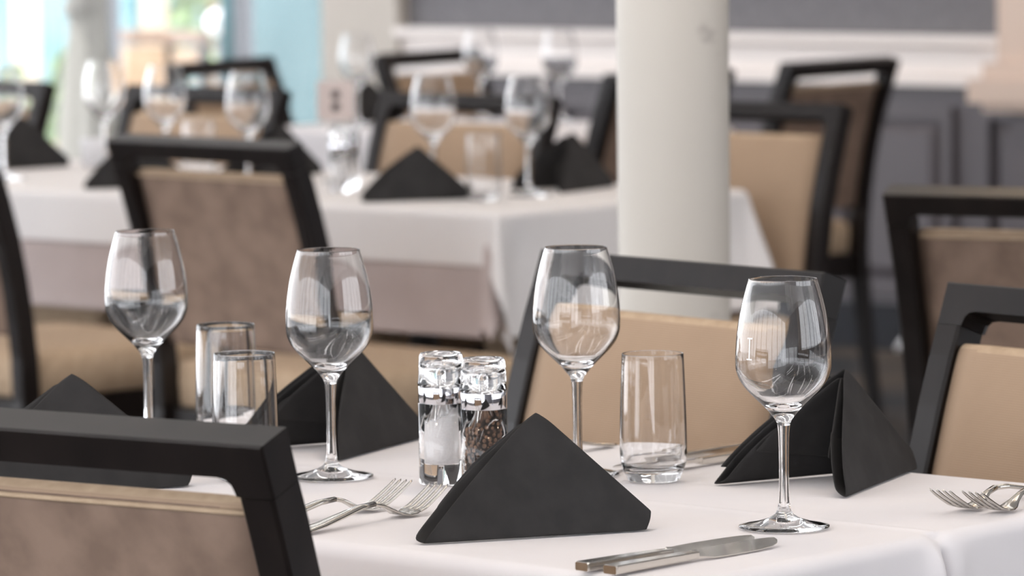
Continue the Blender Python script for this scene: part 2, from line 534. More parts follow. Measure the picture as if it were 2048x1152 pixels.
def cloth(name, label, group, uc, nc, hu, hn, drop, z, m, notch=None, seed=0, ripple=1.0, corner=0.72, front_corner=None):
    """drop: dict of overhang for -u,+u,-n,+n sides."""
    rnd = random.Random(seed)
    ph = [rnd.uniform(0, 6.28) for _ in range(8)]
    rho = 0.013

    def axis(h, d0, d1, extra):
        a = set([-h, h])
        k = 14
        for i in range(k + 1):
            a.add(-h + 2 * h * i / k)
        for d, s in ((d0, -1), (d1, 1)):
            for t in (0.003, 0.006, 0.009, 0.012, 0.015, 0.018, 0.021, 0.03, 0.045, 0.06, 0.08, 0.1, 0.125, 0.15, 0.175, 0.2, 0.225, 0.25, 0.3, 0.35):
                if t < d - 0.004:
                    a.add(s * (h + t))
            a.add(s * (h + d))
            for t in (0.004, 0.01, 0.02, 0.035, 0.055):
                a.add(s * (h - t))
        for e in extra:
            a.add(e)
        return sorted(a)
    ex_n, ex_u = [], []
    if notch:
        for t in (-0.06, -0.045, -0.033, -0.024, -0.017, -0.011, -0.006, -0.003, 0, 0.003, 0.006, 0.01, 0.015, 0.022, 0.03, 0.045):
            ex_n.append(notch + t)
    A = axis(hu, drop['-u'], drop['+u'], ex_u)
    B = axis(hn, drop['-n'], drop['+n'], ex_n)

    def down(d):
        if d < rho * PI / 2:
            t = d / rho
            return rho * math.sin(t), rho * (1 - math.cos(t))
        return rho, rho + d - rho * PI / 2
    V = []
    for a in A:
        for b2 in B:
            da = max(0.0, abs(a) - hu)
            db = max(0.0, abs(b2) - hn)
            sa, sb = (1 if a > 0 else -1), (1 if b2 > 0 else -1)
            x, y, zz = max(-hu, min(hu, a)), max(-hn, min(hn, b2)), z
            if da > 0 and db > 0:
                r = math.hypot(da, db)
                th = math.atan2(db, da)
                cf = front_corner if (front_corner and sa > 0 and sb < 0) else corner
                r *= 1 - (1 - cf) * math.sin(2 * th) ** 2
                o_, dn = down(r)
                fl = math.sin(2 * th) ** 2
                o_ += 0.36 * max(0.0, dn - 0.008) * fl
                x += sa * math.cos(th) * o_
                y += sb * math.sin(th) * o_
                zz -= dn
            elif da > 0 or db > 0:
                o_, dn = down(da + db)
                s = b2 if da > 0 else a
                L_ = hn if da > 0 else hu
                w = ripple * 0.055 * max(0.0, dn - 0.012) * (math.sin(s * 17 + ph[0]) + 0.6 * math.sin(s * 31 + ph[1]))
                # tucks beside the corners
                e = L_ - abs(s)
                w -= ripple * 0.16 * max(0.0, dn - 0.01) * math.exp(-((e - 0.05) / 0.035) ** 2)
                if da > 0 and sa > 0 and notch is not None:
                    q = s - notch
                    g = smoothstep(0.0, 0.03, dn)
                    w += (0.013 * math.exp(-((q + 0.016) / 0.011) ** 2) - 0.016 * math.exp(-(q / 0.0045) ** 2) + 0.006 * math.exp(-((q - 0.02) / 0.014) ** 2)) * g
                    zz -= 0.006 * math.exp(-((q + 0.002) / 0.010) ** 2)
                w = max(w, -0.010) if not (da > 0 and notch is not None) else max(w, -0.012)
                if da > 0:
                    x += sa * (o_ + w)
                else:
                    y += sb * (o_ + w)
                zz -= dn
            else:
                # slack and ironed creases: low real relief on the flat top
                zz += 0.0004 * math.sin(a * 11 + ph[2]) * math.sin(b2 * 13 + ph[3])
                if notch is not None:
                    zz += 0.0012 * math.exp(-((b2 - notch) / 0.006) ** 2)
            V.append((x, y, zz))
    nb = len(B)
    Fc = [(i * nb + j, (i + 1) * nb + j, (i + 1) * nb + j + 1, i * nb + j + 1) for i in range(len(A) - 1) for j in range(nb - 1)]
    o = obj(name, V, Fc, m, loc=UN(uc, nc), rotz=ROTU)
    md = o.modifiers.new('thickness', 'SOLIDIFY')
    md.thickness = 0.0012
    md.offset = 1.0
    md2 = o.modifiers.new('smooth', 'SUBSURF')
    md2.levels = 1
    md2.render_levels = 1
    return tag(o, label, 'tablecloth', group)


def table(label, uc, nc, hu, hn, bases):
    t = thing('dining_table', label, 'table', UN(uc, nc), ROTU, 'cloth covered dining tables')
    obj('tabletop', *box(-hu, hu, -hn, hn, 0.718, 0.7485, 0.006), M['frame'], t, smooth=False)
    for (bu, bn) in bases:
        obj('pedestal', *lathe([(0.0, 0.02), (0.028, 0.02), (0.028, 0.69), (0.09, 0.70), (0.09, 0.718), (0.0, 0.718)], 24, c=(bu, bn, 0)), M['dull_steel'], t)
        obj('base_plate', *lathe([(0.0, 0.0), (0.10, 0.0), (0.10, 0.01), (0.06, 0.03), (0.0, 0.03)], 32, c=(bu, bn, 0)), M['frame'], t)
    return t


TZ = 0.7505
# near table: u -3.42 .. -2.325, n 2.885 .. 3.59
table('table under the white cloth in the foreground', -2.8725, 3.2375, 0.535, 0.340, [(-0.25, 0), (0.25, 0)])
cloth('tablecloth', 'white tablecloth with a pinched fold on the foreground table', None, -2.8725, 3.2375, 0.535, 0.340,
      {'-u': 0.22, '+u': 0.225, '-n': 0.225, '+n': 0.22}, TZ, M['cloth'], notch=0.020, seed=3)
# middle table: u -7.35 .. -5.285, n 6.04 .. 6.80
table('long table under a white and a taupe cloth in the middle distance', -6.3235, 6.405, 0.998, 0.344, [(-0.27, 0.0), (0.53, 0.0)])
cloth('tablecloth', 'taupe under-cloth showing below the white one on the middle table', None, -6.3235, 6.405, 1.002, 0.347,
      {'-u': 0.22, '+u': 0.22, '-n': 0.232, '+n': 0.22}, 0.7492, M['taupe'], seed=5, ripple=0.25)
cloth('tablecloth', 'upper white cloth with a corner hanging down beside the column', None, -6.3175, 6.405, 1.022, 0.354,
      {'-u': 0.12, '+u': 0.236, '-n': 0.105, '+n': 0.12}, 0.7525, M['cloth2'], seed=9, ripple=0.7, corner=0.86, front_corner=1.08)
# far table: u -7.75 .. -6.75, n 7.95 .. 8.60
table('table under the pale cloth near the far wall', -7.25, 8.275, 0.485, 0.31, [(0, 0)])
cloth('tablecloth', 'pale white cloth on the farthest table below the turquoise window', None, -7.25, 8.275, 0.485, 0.31,
      {'-u': 0.18, '+u': 0.18, '-n': 0.19, '+n': 0.18}, TZ, M['cloth'], seed=12)

# ================================================================== CHAIRS
PROF = [(0.0, -0.255), (0.20, -0.222), (0.42, -0.203), (0.50, -0.206), (0.60, -0.217), (0.70, -0.236), (0.80, -0.265), (0.905, -0.303)]


def py(z):
    return lerp_tab(PROF, z)


def pslope(z):
    return (py(z + 0.03) - py(z - 0.03)) / 0.06


def rect_ring(cx, cy_, z, w, d, ch=0.003, sl=0.0):
    pts = [(-w / 2 + ch, -d / 2), (w / 2 - ch, -d / 2), (w / 2, -d / 2 + ch), (w / 2, d / 2 - ch), (w / 2 - ch, d / 2), (-w / 2 + ch, d / 2), (-w / 2, d / 2 - ch), (-w / 2, -d / 2 + ch)]
    return [(cx + x, cy_ + y, z - y * sl) for x, y in pts]


CW, PW, RH = 0.475, 0.034, 0.030


def make_chair(label, loc, rotz):
    t = thing('dining_chair', label, 'chair', loc, rotz, 'dark framed upholstered dining chairs')
    # top rail, mitred into the posts with small fillets
    sl = 0.36
    tv = Vector((0, sl, -1)).normalized()
    dv = Vector((0, 1, sl)).normalized()
    top = Vector((0, py(0.905), 0.905))
    hw = CW / 2
    ol = [(-hw, 0), (hw, 0), (hw, RH + 0.016), (hw - PW, RH + 0.016), (hw - PW - 0.0025, RH + 0.006), (hw - PW - 0.007, RH + 0.0015), (hw - PW - 0.015, RH),
          (-hw + PW + 0.015, RH), (-hw + PW + 0.007, RH + 0.0015), (-hw + PW + 0.0025, RH + 0.006), (-hw + PW, RH + 0.016), (-hw, RH + 0.016)]
    rings = []
    for d, s in ((-0.019, 0.002), (-0.017, 0.0), (0.017, 0.0), (0.019, 0.002)):
        ring = []
        for x, h in ol:
            xx = x - s * (1 if x > 0 else -1)
            hh = h + (s if h == 0 else 0)
            ring.append(top + Vector((xx, 0, 0)) + tv * hh + dv * d)
        rings.append(ring)
    obj('top_rail', *loft(rings), M['frame'], t, smooth=False)
    # rear posts and legs in one curve
    zs = [0.0, 0.1, 0.2, 0.32, 0.42, 0.50, 0.57, 0.64, 0.71, 0.78, 0.83, 0.861]
    for s in (-1, 1):
        rings = []
        for z in zs:
            w = lerp_tab([(0, 0.026), (0.42, 0.030), (0.87, PW)], z)
            d = lerp_tab([(0, 0.030), (0.42, 0.046), (0.6, 0.042), (0.87, 0.038)], z)
            yy = py(z) if z < 0.86 else (top + tv * (RH + 0.016)).y
            rings.append(rect_ring(s * (hw - w / 2), yy, z, w, d, 0.003, pslope(z) if z > 0.5 else 0))
        obj('rear_leg', *loft(rings), M['frame'], t, smooth=False)
    # padded back
    z0, z1, th = 0.535, 0.846, 0.023
    rings = []
    qs = [0.0, 0.003, 0.010, 0.020, 0.032, 0.045, 0.10, 0.2, 0.3, 0.4, 0.5, 0.6, 0.7, 0.8, 0.9, 0.935, 0.955, 0.968, 0.980, 0.990, 0.997, 1.0]
    for q in qs:
        e = min(q, 1 - q) * (z1 - z0)
        rd = 0.013
        k = 1.0 if e >= rd else math.sqrt(max(0.0, 1 - (1 - e / rd) ** 2))
        z = z0 + (z1 - z0) * q
        hwz = (CW / 2 - PW - 0.0015 + lerp_tab([(0.5, 0.004), (0.87, 0.0)], z) - 0.006) + 0.006 * k
        t2 = th / 2 * (0.30 + 0.70 * k)
        ring = []
        m_ = 12
        ps = pslope(z)
        for side, sg in ((1, 1), (-1, -1)):
            for j in range(m_ + 1):
                x = hwz * (1 - 2 * j / m_) * sg
                ex = 1 - abs(x) / hwz
                kk = min(1.0, math.sqrt(max(0.0, 1 - (1 - min(1.0, ex / 0.05)) ** 2)))
                bul = 0.009 * (1 - (x / hwz) ** 2) * math.sin(PI * q) if sg > 0 else 0.003 * math.sin(PI * q)
                yo = sg * (t2 * (0.35 + 0.65 * kk) + bul)
                yo += 0.008
                ring.append((x, py(z) + yo, z - ps * yo))
        rings.append(ring)
    obj('backrest', *loft(rings), M['tan'], t, slots=[M['brown'], M['tan_edge']], fslot=lambda p: 1 if (p.normal.y < -0.55 and p.center.z < z1 - 0.005) else (2 if p.normal.z > 0.55 else 0))
    # thin piping where the rear panel meets the wrapped top
    xs = CW / 2 - PW - 0.008
    zt = z1 - 0.0055
    yo = -th / 2 + 0.0075
    P = [(-xs + 2 * xs * k / 16, zt) for k in range(17)]
    path = [(x, py(z) + yo - 0.002 * math.sin(PI * k / 16), z - pslope(z) * yo) for k, (x, z) in enumerate(P)]
    obj('piping', *tube(path, 0.0024, 6), M['tan_edge'], t)
    # seat cushion
    rings = []
    for z, ins in ((0.420, 0.006), (0.425, 0.0), (0.470, -0.003), (0.490, 0.0), (0.500, 0.008), (0.505, 0.024), (0.508, 0.07)):
        ring = []
        hx, y0, y1, rc = 0.228 - ins, -0.185 + ins, 0.25 - ins, 0.03
        for cx, cyy, a0 in ((hx - rc, y1 - rc, 0), (-hx + rc, y1 - rc, 90), (-hx + rc, y0 + rc, 180), (hx - rc, y0 + rc, 270)):
            for k in range(5):
                a = math.radians(a0 + 22.5 * k)
                ring.append((cx + rc * math.cos(a), cyy + rc * math.sin(a), z))
        rings.append(ring)
    obj('seat', *loft(rings), M['tan_edge'], t)
    obj('seat_frame', *join([box(-0.207, 0.207, 0.212, 0.236, 0.36, 0.419), box(-0.207, 0.207, -0.205, -0.18, 0.36, 0.419),
                             box(-0.225, -0.203, -0.18, 0.212, 0.36, 0.419), box(0.203, 0.225, -0.18, 0.212, 0.36, 0.419)]), M['frame'], t, smooth=False)
    for s in (-1, 1):
        obj('front_leg', *loft([rect_ring(s * 0.212, 0.222, 0.0, 0.026, 0.026), rect_ring(s * 0.210, 0.220, 0.36, 0.034, 0.034), rect_ring(s * 0.210, 0.220, 0.418, 0.034, 0.034)]), M['frame'], t, smooth=False)
    return t


proto = None


def chair(label, top, deg):
    """top: where the middle of the top rail stands (x, y); deg: heading of the sitter."""
    global proto
    a = math.radians(deg)
    f_ = Vector((math.cos(a), math.sin(a), 0))
    loc = Vector((top[0], top[1], 0)) + f_ * 0.303
    rz = a - PI / 2
    if proto is None:
        proto = make_chair(label, loc, rz)
        return proto
    return dup(proto, loc, rz, label)


chair('dark framed chair seen from behind in the bottom left foreground', (-0.386, 3.62), 57)
chair('tan padded chair across the foreground table, behind the tumbler and glass at centre', (0.200, 5.06), 220)
chair('tan ribbed chair cut by the right picture edge, across the foreground table', (0.625, 4.56), 220)
chair('tan padded chair seen from behind at the right edge, beyond the ribbed chair', (0.735, 6.17), 62)
chair('brown backed chair seen from behind on the near side of the middle table', (-0.53, 7.72), 45)
chair('dark chair cut by the left picture edge, its seat beside the middle table', (-1.105, 8.15), 45)
# across the middle table: right corners of their rails
UV = Vector((UX, UY, 0))


def chair_ne(label, x, y):
    chair(label, (x - UX * CW / 2, y - UY * CW / 2), 229)


chair_ne('tan padded chair right of the column, across the middle table', 0.652, 8.67)
chair_ne('tan padded chair behind the tumbler on the middle table, left of the column', 0.098, 9.14)
chair_ne('tan padded chair behind two wine glasses in front of the turquoise window', -0.476, 9.64)
chair_ne('tan padded chair at the left edge behind the black napkins', -1.03, 10.13)
chair('dark chair seen from behind standing alone before the grey panelled wall', (0.804, 10.91), 142)
chair('dark chair half hidden by the left side of the column', (0.372, 10.37), 142)
chair('dark chair in front of the white rail behind the farthest glasses', (-0.22, 11.85), 328)
chair('black railed chair against the turquoise window behind the wine glasses', (-0.732, 11.36), 332)

# ================================================================== GLASSWARE
OUT = [(0.0, 0.0), (0.0405, 0.0), (0.0412, 0.0008), (0.0408, 0.0018), (0.0340, 0.0030), (0.0240, 0.0050), (0.0140, 0.0082), (0.0085, 0.0118), (0.0060, 0.0160), (0.0052, 0.0220)]
STEM = [(0.0052, 0.0220), (0.0046, 0.032), (0.0044, 0.050), (0.0045, 0.070), (0.0050, 0.086), (0.0057, 0.0925)]
BOWL = [(0.0057, 0.0925), (0.0072, 0.0970), (0.0102, 0.1008), (0.0148, 0.1064), (0.0222, 0.1138), (0.0322, 0.1237), (0.0385, 0.1318), (0.0420, 0.1400), (0.0432, 0.1480), (0.0426, 0.1679), (0.0401, 0.1876), (0.0364, 0.2048), (0.0309, 0.2243)]


def dense(p, k=3):
    """Catmull-Rom through the profile points."""
    out = []
    for i in range(len(p) - 1):
        p0, p1, p2, p3 = p[max(i - 1, 0)], p[i], p[i + 1], p[min(i + 2, len(p) - 1)]
        for j in range(k):
            t = j / k
            out.append(tuple(0.5 * (2 * b + (c - a) * t + (2 * a - 5 * b + 4 * c - d) * t * t + (3 * b - a - 3 * c + d) * t ** 3) for a, b, c, d in zip(p0, p1, p2, p3)))
    out.append(p[-1])
    return out


bo = dense(BOWL, 3)
inner = []
for r, z in reversed(bo):
    if z > 0.1125:
        tk = 0.0008 if z > 0.165 else 0.0008 + ((0.165 - z) / 0.053) ** 2.0 * 0.0046
        inner.append((r - tk, z))
inner += [(0.0108, 0.1122), (0.0052, 0.1100), (0.0, 0.1094)]
lip = [(0.03088, 0.22472), (0.03072, 0.22492), (0.03050, 0.22500), (0.03028, 0.22492), (0.03012, 0.22472)]
BOWLP = bo + lip + inner
FOOTP = OUT


def orient_out(o):
    return o


def make_wine_glass(label, loc, n=72, group='stemmed wine glasses'):
    t = thing('wine_glass', label, 'wine glass', loc, 0.0, group)
    obj('bowl', *lathe(BOWLP, n), M['glass'], t)
    obj('stem', *lathe(STEM, n), M['glass'], t)
    obj('foot', *lathe(FOOTP, n), M['glass'], t)
    return t


GZ = 0.7532
g1 = make_wine_glass('large clear wine glass at right, nearest of the four on the foreground table', (0.243, 4.022, GZ))
for lab, x, y, z in (
        ('clear wine glass right of centre, its stem behind the front napkin', 0.063, 4.405, GZ),
        ('clear wine glass left of the salt and pepper mills', -0.180, 4.408, GZ),
        ('clear wine glass at left, its foot hidden by the black chair rail', -0.382, 4.680, GZ),
        ('blurred wine glass behind the black napkin on the middle table', -0.146, 8.55, 0.7542),
        ('blurred wine glass with its foot showing, left of the column on the middle table', 0.034, 8.46, 0.7542),
        ('blurred wine glass above the brown chair, right one of the two', -0.514, 8.83, 0.7542),
        ('blurred wine glass above the brown chair, left one of the two', -0.705, 9.20, 0.7542),
        ('blurred wine glass cut by the left picture edge', -1.030, 9.14, 0.7542),
        ('blurred wine glass beside the tan boards, left of the pair above the brown chair', -0.854, 9.48, 0.7542),
        ('blurred wine glass above the pale number card by the turquoise window', -0.376, 11.10, GZ),
        ('blurred wine glass against the white rail, left of the two by the far wall', -0.072, 11.33, GZ),
        ('blurred wine glass against the white rail, next to the column', 0.125, 11.18, GZ)):
    dup(g1, (x, y, z), random.uniform(0, 6), lab)
# the white measuring mark on the nearest glass
mk = []
th0 = math.radians(222)
for dz0, dz1, hw in ((0.0, 0.0012, 0.075), (0.0012, 0.0188, 0.016), (0.0188, 0.020, 0.075)):
    rings = []
    for z in (0.1545 + dz0, 0.1545 + dz1):
        r = lerp_tab([(q[1], q[0]) for q in BOWL[8:]], z) + 0.00025
        rings.append([((r + e) * math.cos(th0 + s * hw), (r + e) * math.sin(th0 + s * hw), z) for s, e in ((-1, 0), (1, 0), (1, 0.0002), (-1, 0.0002))])
    mk.append(loft(rings))
obj('measuring_mark', *join(mk), M['mark'], g1, smooth=False)['label'] = 'small white measuring mark'

TO = [(0.0, 0.0), (0.0235, 0.0), (0.0252, 0.0006), (0.0266, 0.0040), (0.0290, 0.0095), (0.0318, 0.0170), (0.0327, 0.0260), (0.0328, 0.0420), (0.0322, 0.0700), (0.0312, 0.1000), (0.0302, 0.1238)]
to = dense(TO[1:], 3)
ti = []
for r, z in reversed(to):
    if z > 0.0165:
        ti.append((r - 0.0012 - (0.0010 if z < 0.03 else 0), z))
TUMB = [(0.0, 0.0)] + to + [(0.03015, 0.12415), (0.02995, 0.12442), (0.02960, 0.12450), (0.02925, 0.12442), (0.02905, 0.12415)] + ti + [(0.024, 0.0125), (0.012, 0.0112), (0.0, 0.0110)]


def make_tumbler(label, loc):
    o = obj('tumbler', *lathe(TUMB, 72), M['glass'], loc=loc)
    return tag(o, label, 'glass', 'straight clear tumblers')


t1 = make_tumbler('clear tumbler in front of the tan chair, right of centre', (0.136, 4.354, GZ))
for lab, x, y, z in (('clear tumbler at left, nearer one of the overlapping pair', -0.264, 4.400, GZ),
                     ('clear tumbler at left, taller looking one behind its twin', -0.301, 4.700, GZ),
                     ('blurred tumbler between napkin and wine glass on the middle table', -0.050, 8.34, 0.7542),
                     ('blurred tumbler between the two wine glasses above the brown chair', -0.622, 8.97, 0.7542)):
    tt = dup(t1, (x, y, z), random.uniform(0, 6), lab)

# ------------------------------------------------------------------ salt and pepper mills
BODY = [(0.0, 0.0), (0.0215, 0.0), (0.0225, 0.0012), (0.0225, 0.0785), (0.0116, 0.0785), (0.0116, 0.0205), (0.0110, 0.0195), (0.0, 0.0195)]
CAP = [(0.0168, 0.0955), (0.0213, 0.0955), (0.0229, 0.0962), (0.0229, 0.0990), (0.0222, 0.1005), (0.0217, 0.1180), (0.0212, 0.1250), (0.0196, 0.1275), (0.0172, 0.1278), (0.0155, 0.1263), (0.0100, 0.1258), (0.0, 0.1258),
       (0.0, 0.1195), (0.0090, 0.1190), (0.0150, 0.1165), (0.0168, 0.1110), (0.0168, 0.0955)]
BAND = [(0.0, 0.0790), (0.0222, 0.0790), (0.0224, 0.0795), (0.0224, 0.0945), (0.0222, 0.0950), (0.0, 0.0950)]


def mill(label, loc, fill, group='clear salt and pepper mills', tilt=0.0):
    t = thing('spice_mill', label, 'mill', loc, tilt, group)
    obj('body', *lathe(BODY, 64), M['acrylic'], t)
    obj('cap', *lathe(CAP, 64), M['acrylic'], t)
    obj('spindle', *lathe([(0.0, 0.0952), (0.0045, 0.0952), (0.0045, 0.116), (0.0, 0.116)], 20), M['acrylic'], t)
    obj('chrome_band', *lathe(BAND, 64), M['chrome'], t)['label'] = 'mirror chrome band'
    if fill == 'pepper':
        pts = []
        rnd = random.Random(5)
        R = 0.0113
        tries = 0
        while len(pts) < 520 and tries < 60000:
            tries += 1
            if rnd.random() < 0.72:
                rr = R - rnd.random() * 0.0006
            else:
                rr = R * math.sqrt(rnd.random())
            a = rnd.uniform(0, 2 * PI)
            x, y = rr * math.cos(a), rr * math.sin(a)
            top = 0.0635 + 0.75 * x + 0.003 * math.sin(9 * a)
            z = 0.0215 + rnd.random() * (top - 0.0215)
            if all((x - p[0]) ** 2 + (y - p[1]) ** 2 + (z - p[2]) ** 2 > 0.0034 ** 2 for p in pts):
                pts.append((x, y, z))
        bm0 = bmesh.new()
        bmesh.ops.create_icosphere(bm0, subdivisions=2, radius=1.0)
        sv = [v.co.copy() for v in bm0.verts]
        sf = [tuple(v.index for v in fc.verts) for fc in bm0.faces]
        bm0.free()
        V, Fc = [], []
        for p in pts:
            k = rnd.uniform(0.0019, 0.0024)
            o = len(V)
            V += [(p[0] + q.x * k * 0.84, p[1] + q.y * k * 0.84, p[2] + q.z * k) for q in sv]
            Fc += [tuple(i + o for i in fc) for fc in sf]
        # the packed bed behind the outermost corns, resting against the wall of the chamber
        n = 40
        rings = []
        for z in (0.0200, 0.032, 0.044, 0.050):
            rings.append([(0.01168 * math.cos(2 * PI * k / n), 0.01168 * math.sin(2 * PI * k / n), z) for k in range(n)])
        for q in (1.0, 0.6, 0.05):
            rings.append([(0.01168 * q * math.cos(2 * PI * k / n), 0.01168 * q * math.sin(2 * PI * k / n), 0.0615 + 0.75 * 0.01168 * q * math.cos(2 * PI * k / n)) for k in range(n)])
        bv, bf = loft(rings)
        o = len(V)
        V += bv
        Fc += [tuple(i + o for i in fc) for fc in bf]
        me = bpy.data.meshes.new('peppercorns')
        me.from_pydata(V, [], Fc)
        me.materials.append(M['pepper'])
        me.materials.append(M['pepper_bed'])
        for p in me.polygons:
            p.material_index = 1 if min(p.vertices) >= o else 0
        me.polygons.foreach_set('use_smooth', [True] * len(me.polygons))
        o = bpy.data.objects.new('peppercorns', me)
        COL.objects.link(o)
        o.parent = t
        tag(o, 'brown and black peppercorns', kind='stuff')
    else:
        n = 40
        R = 0.01168
        rings = []
        for z in (0.0205, 0.03, 0.04, 0.048):
            rings.append([(R * math.cos(2 * PI * k / n), R * math.sin(2 * PI * k / n), z) for k in range(n)])
        for q in (1.0, 0.8, 0.55, 0.3, 0.05):
            ring = []
            for k in range(n):
                a = 2 * PI * k / n
                x, y = R * q * math.cos(a), R * q * math.sin(a)
                ring.append((x, y, 0.0635 + 0.60 * x + 0.0012 * math.sin(7 * a) * q + 0.0008 * math.sin(300 * x + 200 * y)))
            rings.append(ring)
        o = obj('salt_crystals', *loft(rings), M['salt'], t)
        tag(o, 'white salt', kind='stuff')
    return t


ml = mill('clear salt mill with chrome band, left of the pepper mill', (-0.0700, 4.352, GZ), 'salt')
mill('clear pepper mill full of peppercorns, behind the front napkin', (-0.0285, 4.298, GZ), 'pepper')
dup(ml, (-0.325, 8.62, 0.7542), 0.4, 'blurred clear mill with chrome band on the middle table, nearer of its pair')
dup(ml, (-0.315, 8.71, 0.7542), 1.2, 'blurred clear mill behind another mill below the number card')

# ================================================================== NAPKINS


def napkin(label, R, deg, size=0.21, kind='closed', splay=18.0, mirror=1, z=GZ, hgt=0.51, seed=1):
    """A folded pyramid: R is the low end of the ridge on the table, deg the way it opens."""
    t = thing('folded_napkin', label, 'napkin', (R[0], R[1], z), math.radians(deg), 'black folded napkins')
    rnd = random.Random(seed)
    A = Vector((size * 0.475, 0, size * hgt))
    dl = math.radians(splay)

    def section(k, s, v, off=0.0):
        """point of the outer layer; k along the ridge, s = side, v = 0 ridge .. 1 base."""
        kk = 0.035 + 0.965 * k
        T = Vector((A.x * kk, 0, 0.012 + (A.z - 0.012) * kk))
        B = Vector((size * math.cos(dl) * kk, s * (0.006 + size * math.sin(dl) * kk), 0.0006))
        lat = math.sqrt(v * v + 0.006) - math.sqrt(0.006)
        lat /= math.sqrt(1.006) - math.sqrt(0.006)
        P = T.lerp(B, v)
        P.y = B.y * lat
        P.y += s * 0.007 * math.sin(PI * v) * kk
        if v < 0.12 and k > 0.9:
            P.z -= 0.004 * (k - 0.9) / 0.1 * (1 - v / 0.12)
        P.x += 0.004 * math.sin(PI * v) * (k - 0.2)
        if kind == 'open':
            P.x += kk * kk * (0.011 * math.sin(PI * min(1.0, v * 1.05)) ** 2 * v - 0.006 * smoothstep(0.80, 1.0, v))
        P.y -= s * off * (1.0 if v > 0.08 else v / 0.08)
        P.x += off * 0.15
        P.y = P.y * s
        P.y = max(P.y, 0.0002) * s
        return P
    nk, nv = 16, 14

    def sheet(name, k0, k1, path, th):
        V, Fc = [], []
        for i in range(nk + 1):
            k = k0 + (k1 - k0) * i / nk
            for s, v, off, dz in path:
                ex = 1.0 + (0.052 * smoothstep(0.0, 0.009, off) * smoothstep(0.4, 1.0, k) * smoothstep(0.0, 0.6, v) if kind == 'closed' and dz == 0.0 else 0.0)
                p = section(k * ex, s, v, off * (0.25 + 0.75 * k))
                V.append((p.x, p.y * mirror, max(0.0006, p.z + dz)))
        m = len(path)
        for i in range(nk):
            for j in range(m - 1):
                Fc.append((i * m + j, i * m + j + 1, (i + 1) * m + j + 1, (i + 1) * m + j))
        o = obj(name, V, Fc, M['napkin'], t)
        md = o.modifiers.new('thickness', 'SOLIDIFY')
        md.thickness = th
        md.offset = 0.0
        md2 = o.modifiers.new('smooth', 'SUBSURF')
        md2.levels = 1
        md2.render_levels = 1
        return o
    outer = [(-1, 1 - j / nv, 0.0, 0.0) for j in range(nv)] + [(1, j / nv, 0.0, 0.0) for j in range(nv + 1)]
    if kind == 'closed':
        # each leaf is a doubled layer turned under along its base
        def turn(s):
            seq = [(s, 0.995, 0.002, -0.0006), (s, 0.985, 0.0060, 0.0), (s, 0.95, 0.0110, 0.0)]
            for v in (0.9, 0.8, 0.7, 0.6, 0.5, 0.4, 0.3, 0.2, 0.12):
                seq.append((s, v, 0.004 + 0.010 * v, 0.0))
            return seq
        path = list(reversed(turn(-1))) + outer + turn(1)
        sheet('outer_fold', 0.0, 1.0, path, 0.0016)
        sheet('inner_fold', 0.3, 0.97, [(1, v, 0.0022, 0.0) for v in (0.06, 0.2, 0.4, 0.6, 0.8, 0.9)], 0.0012)
    else:
        def turn2(s):
            seq = [(s, 0.995, 0.002, -0.0006), (s, 0.985, 0.0065, 0.0), (s, 0.955, 0.0115, 0.0)]
            for v in (0.9, 0.8, 0.7, 0.6, 0.5):
                seq.append((s, v, 0.0115 + 0.002 * (1 - v), 0.0))
            return seq
        path = list(reversed(turn2(-1))) + outer + turn2(1)
        sheet('outer_fold', 0.0, 1.0, path, 0.0018)
        for s in (-1, 1):
            sheet('inner_fold', 0.25, 0.985, [(s, v, 0.004 + 0.0115 * v / 0.74 * (1.0 if v < 0.6 else 1.15), 0.0) for v in (0.08, 0.2, 0.32, 0.44, 0.56, 0.64, 0.70, 0.715)], 0.0022)
        sheet('over_fold', 0.45, 1.02, [(-mirror, v, -0.0030, 0.0) for v in (0.10, 0.2, 0.32, 0.44, 0.56, 0.68, 0.78, 0.85, 0.86)], 0.0022)
    return t


napkin('black folded napkin in front, nearest of all', (0.127, 4.022), 175, 0.222, 'closed', splay=25, hgt=0.50)
napkin('black napkin propped open behind the nearest wine glass, right', (0.398, 4.433), 229, 0.240, 'open', hgt=0.475)
napkin('black napkin behind the wine glass left of the mills', (-0.094, 4.735), 228, 0.228, 'open', hgt=0.50)
napkin('black napkin behind the black chair rail at lower left', (-0.309, 4.360), 180, 0.250, 'closed', splay=23, hgt=0.465)
MZ = 0.7545
napkin('blurred black napkin left of the tumbler on the middle table', (-0.070, 8.39), 182, 0.215, 'closed', z=MZ, hgt=0.49)
napkin('blurred black napkin right of the brown chair back', (-0.385, 9.22), 220, 0.225, 'closed', z=MZ)
napkin('blurred black napkin showing left of the brown chair back', (-0.630, 8.86), 184, 0.215, 'closed', z=MZ)
napkin('blurred black napkin at the left picture edge', (-0.935, 9.56), 205, 0.225, 'closed', z=MZ)
napkin('blurred dark napkin next to the column on the middle table', (0.200, 8.70), 222, 0.225, 'open', z=MZ)
napkin('small blurred black napkin on the farthest table', (-0.270, 11.38), 215, 0.21, 'closed')

# ================================================================== CUTLERY


def frame_pts(path):
    return [Vector(p) for p in path]


def ribbon(stations):
    """stations: (y, z, halfwidth, thickness) -> lofted bar along local +y with rounded edges."""
    rings = []
    for y, z, w, th in stations:
        rings.append([(-w, y, z), (-w * 0.8, y, z + th * 0.5), (0, y, z + th * 0.62), (w * 0.8, y, z + th * 0.5), (w, y, z), (w * 0.8, y, z - th * 0.5), (0, y, z - th * 0.5), (-w * 0.8, y, z - th * 0.5)])
    return loft(rings)


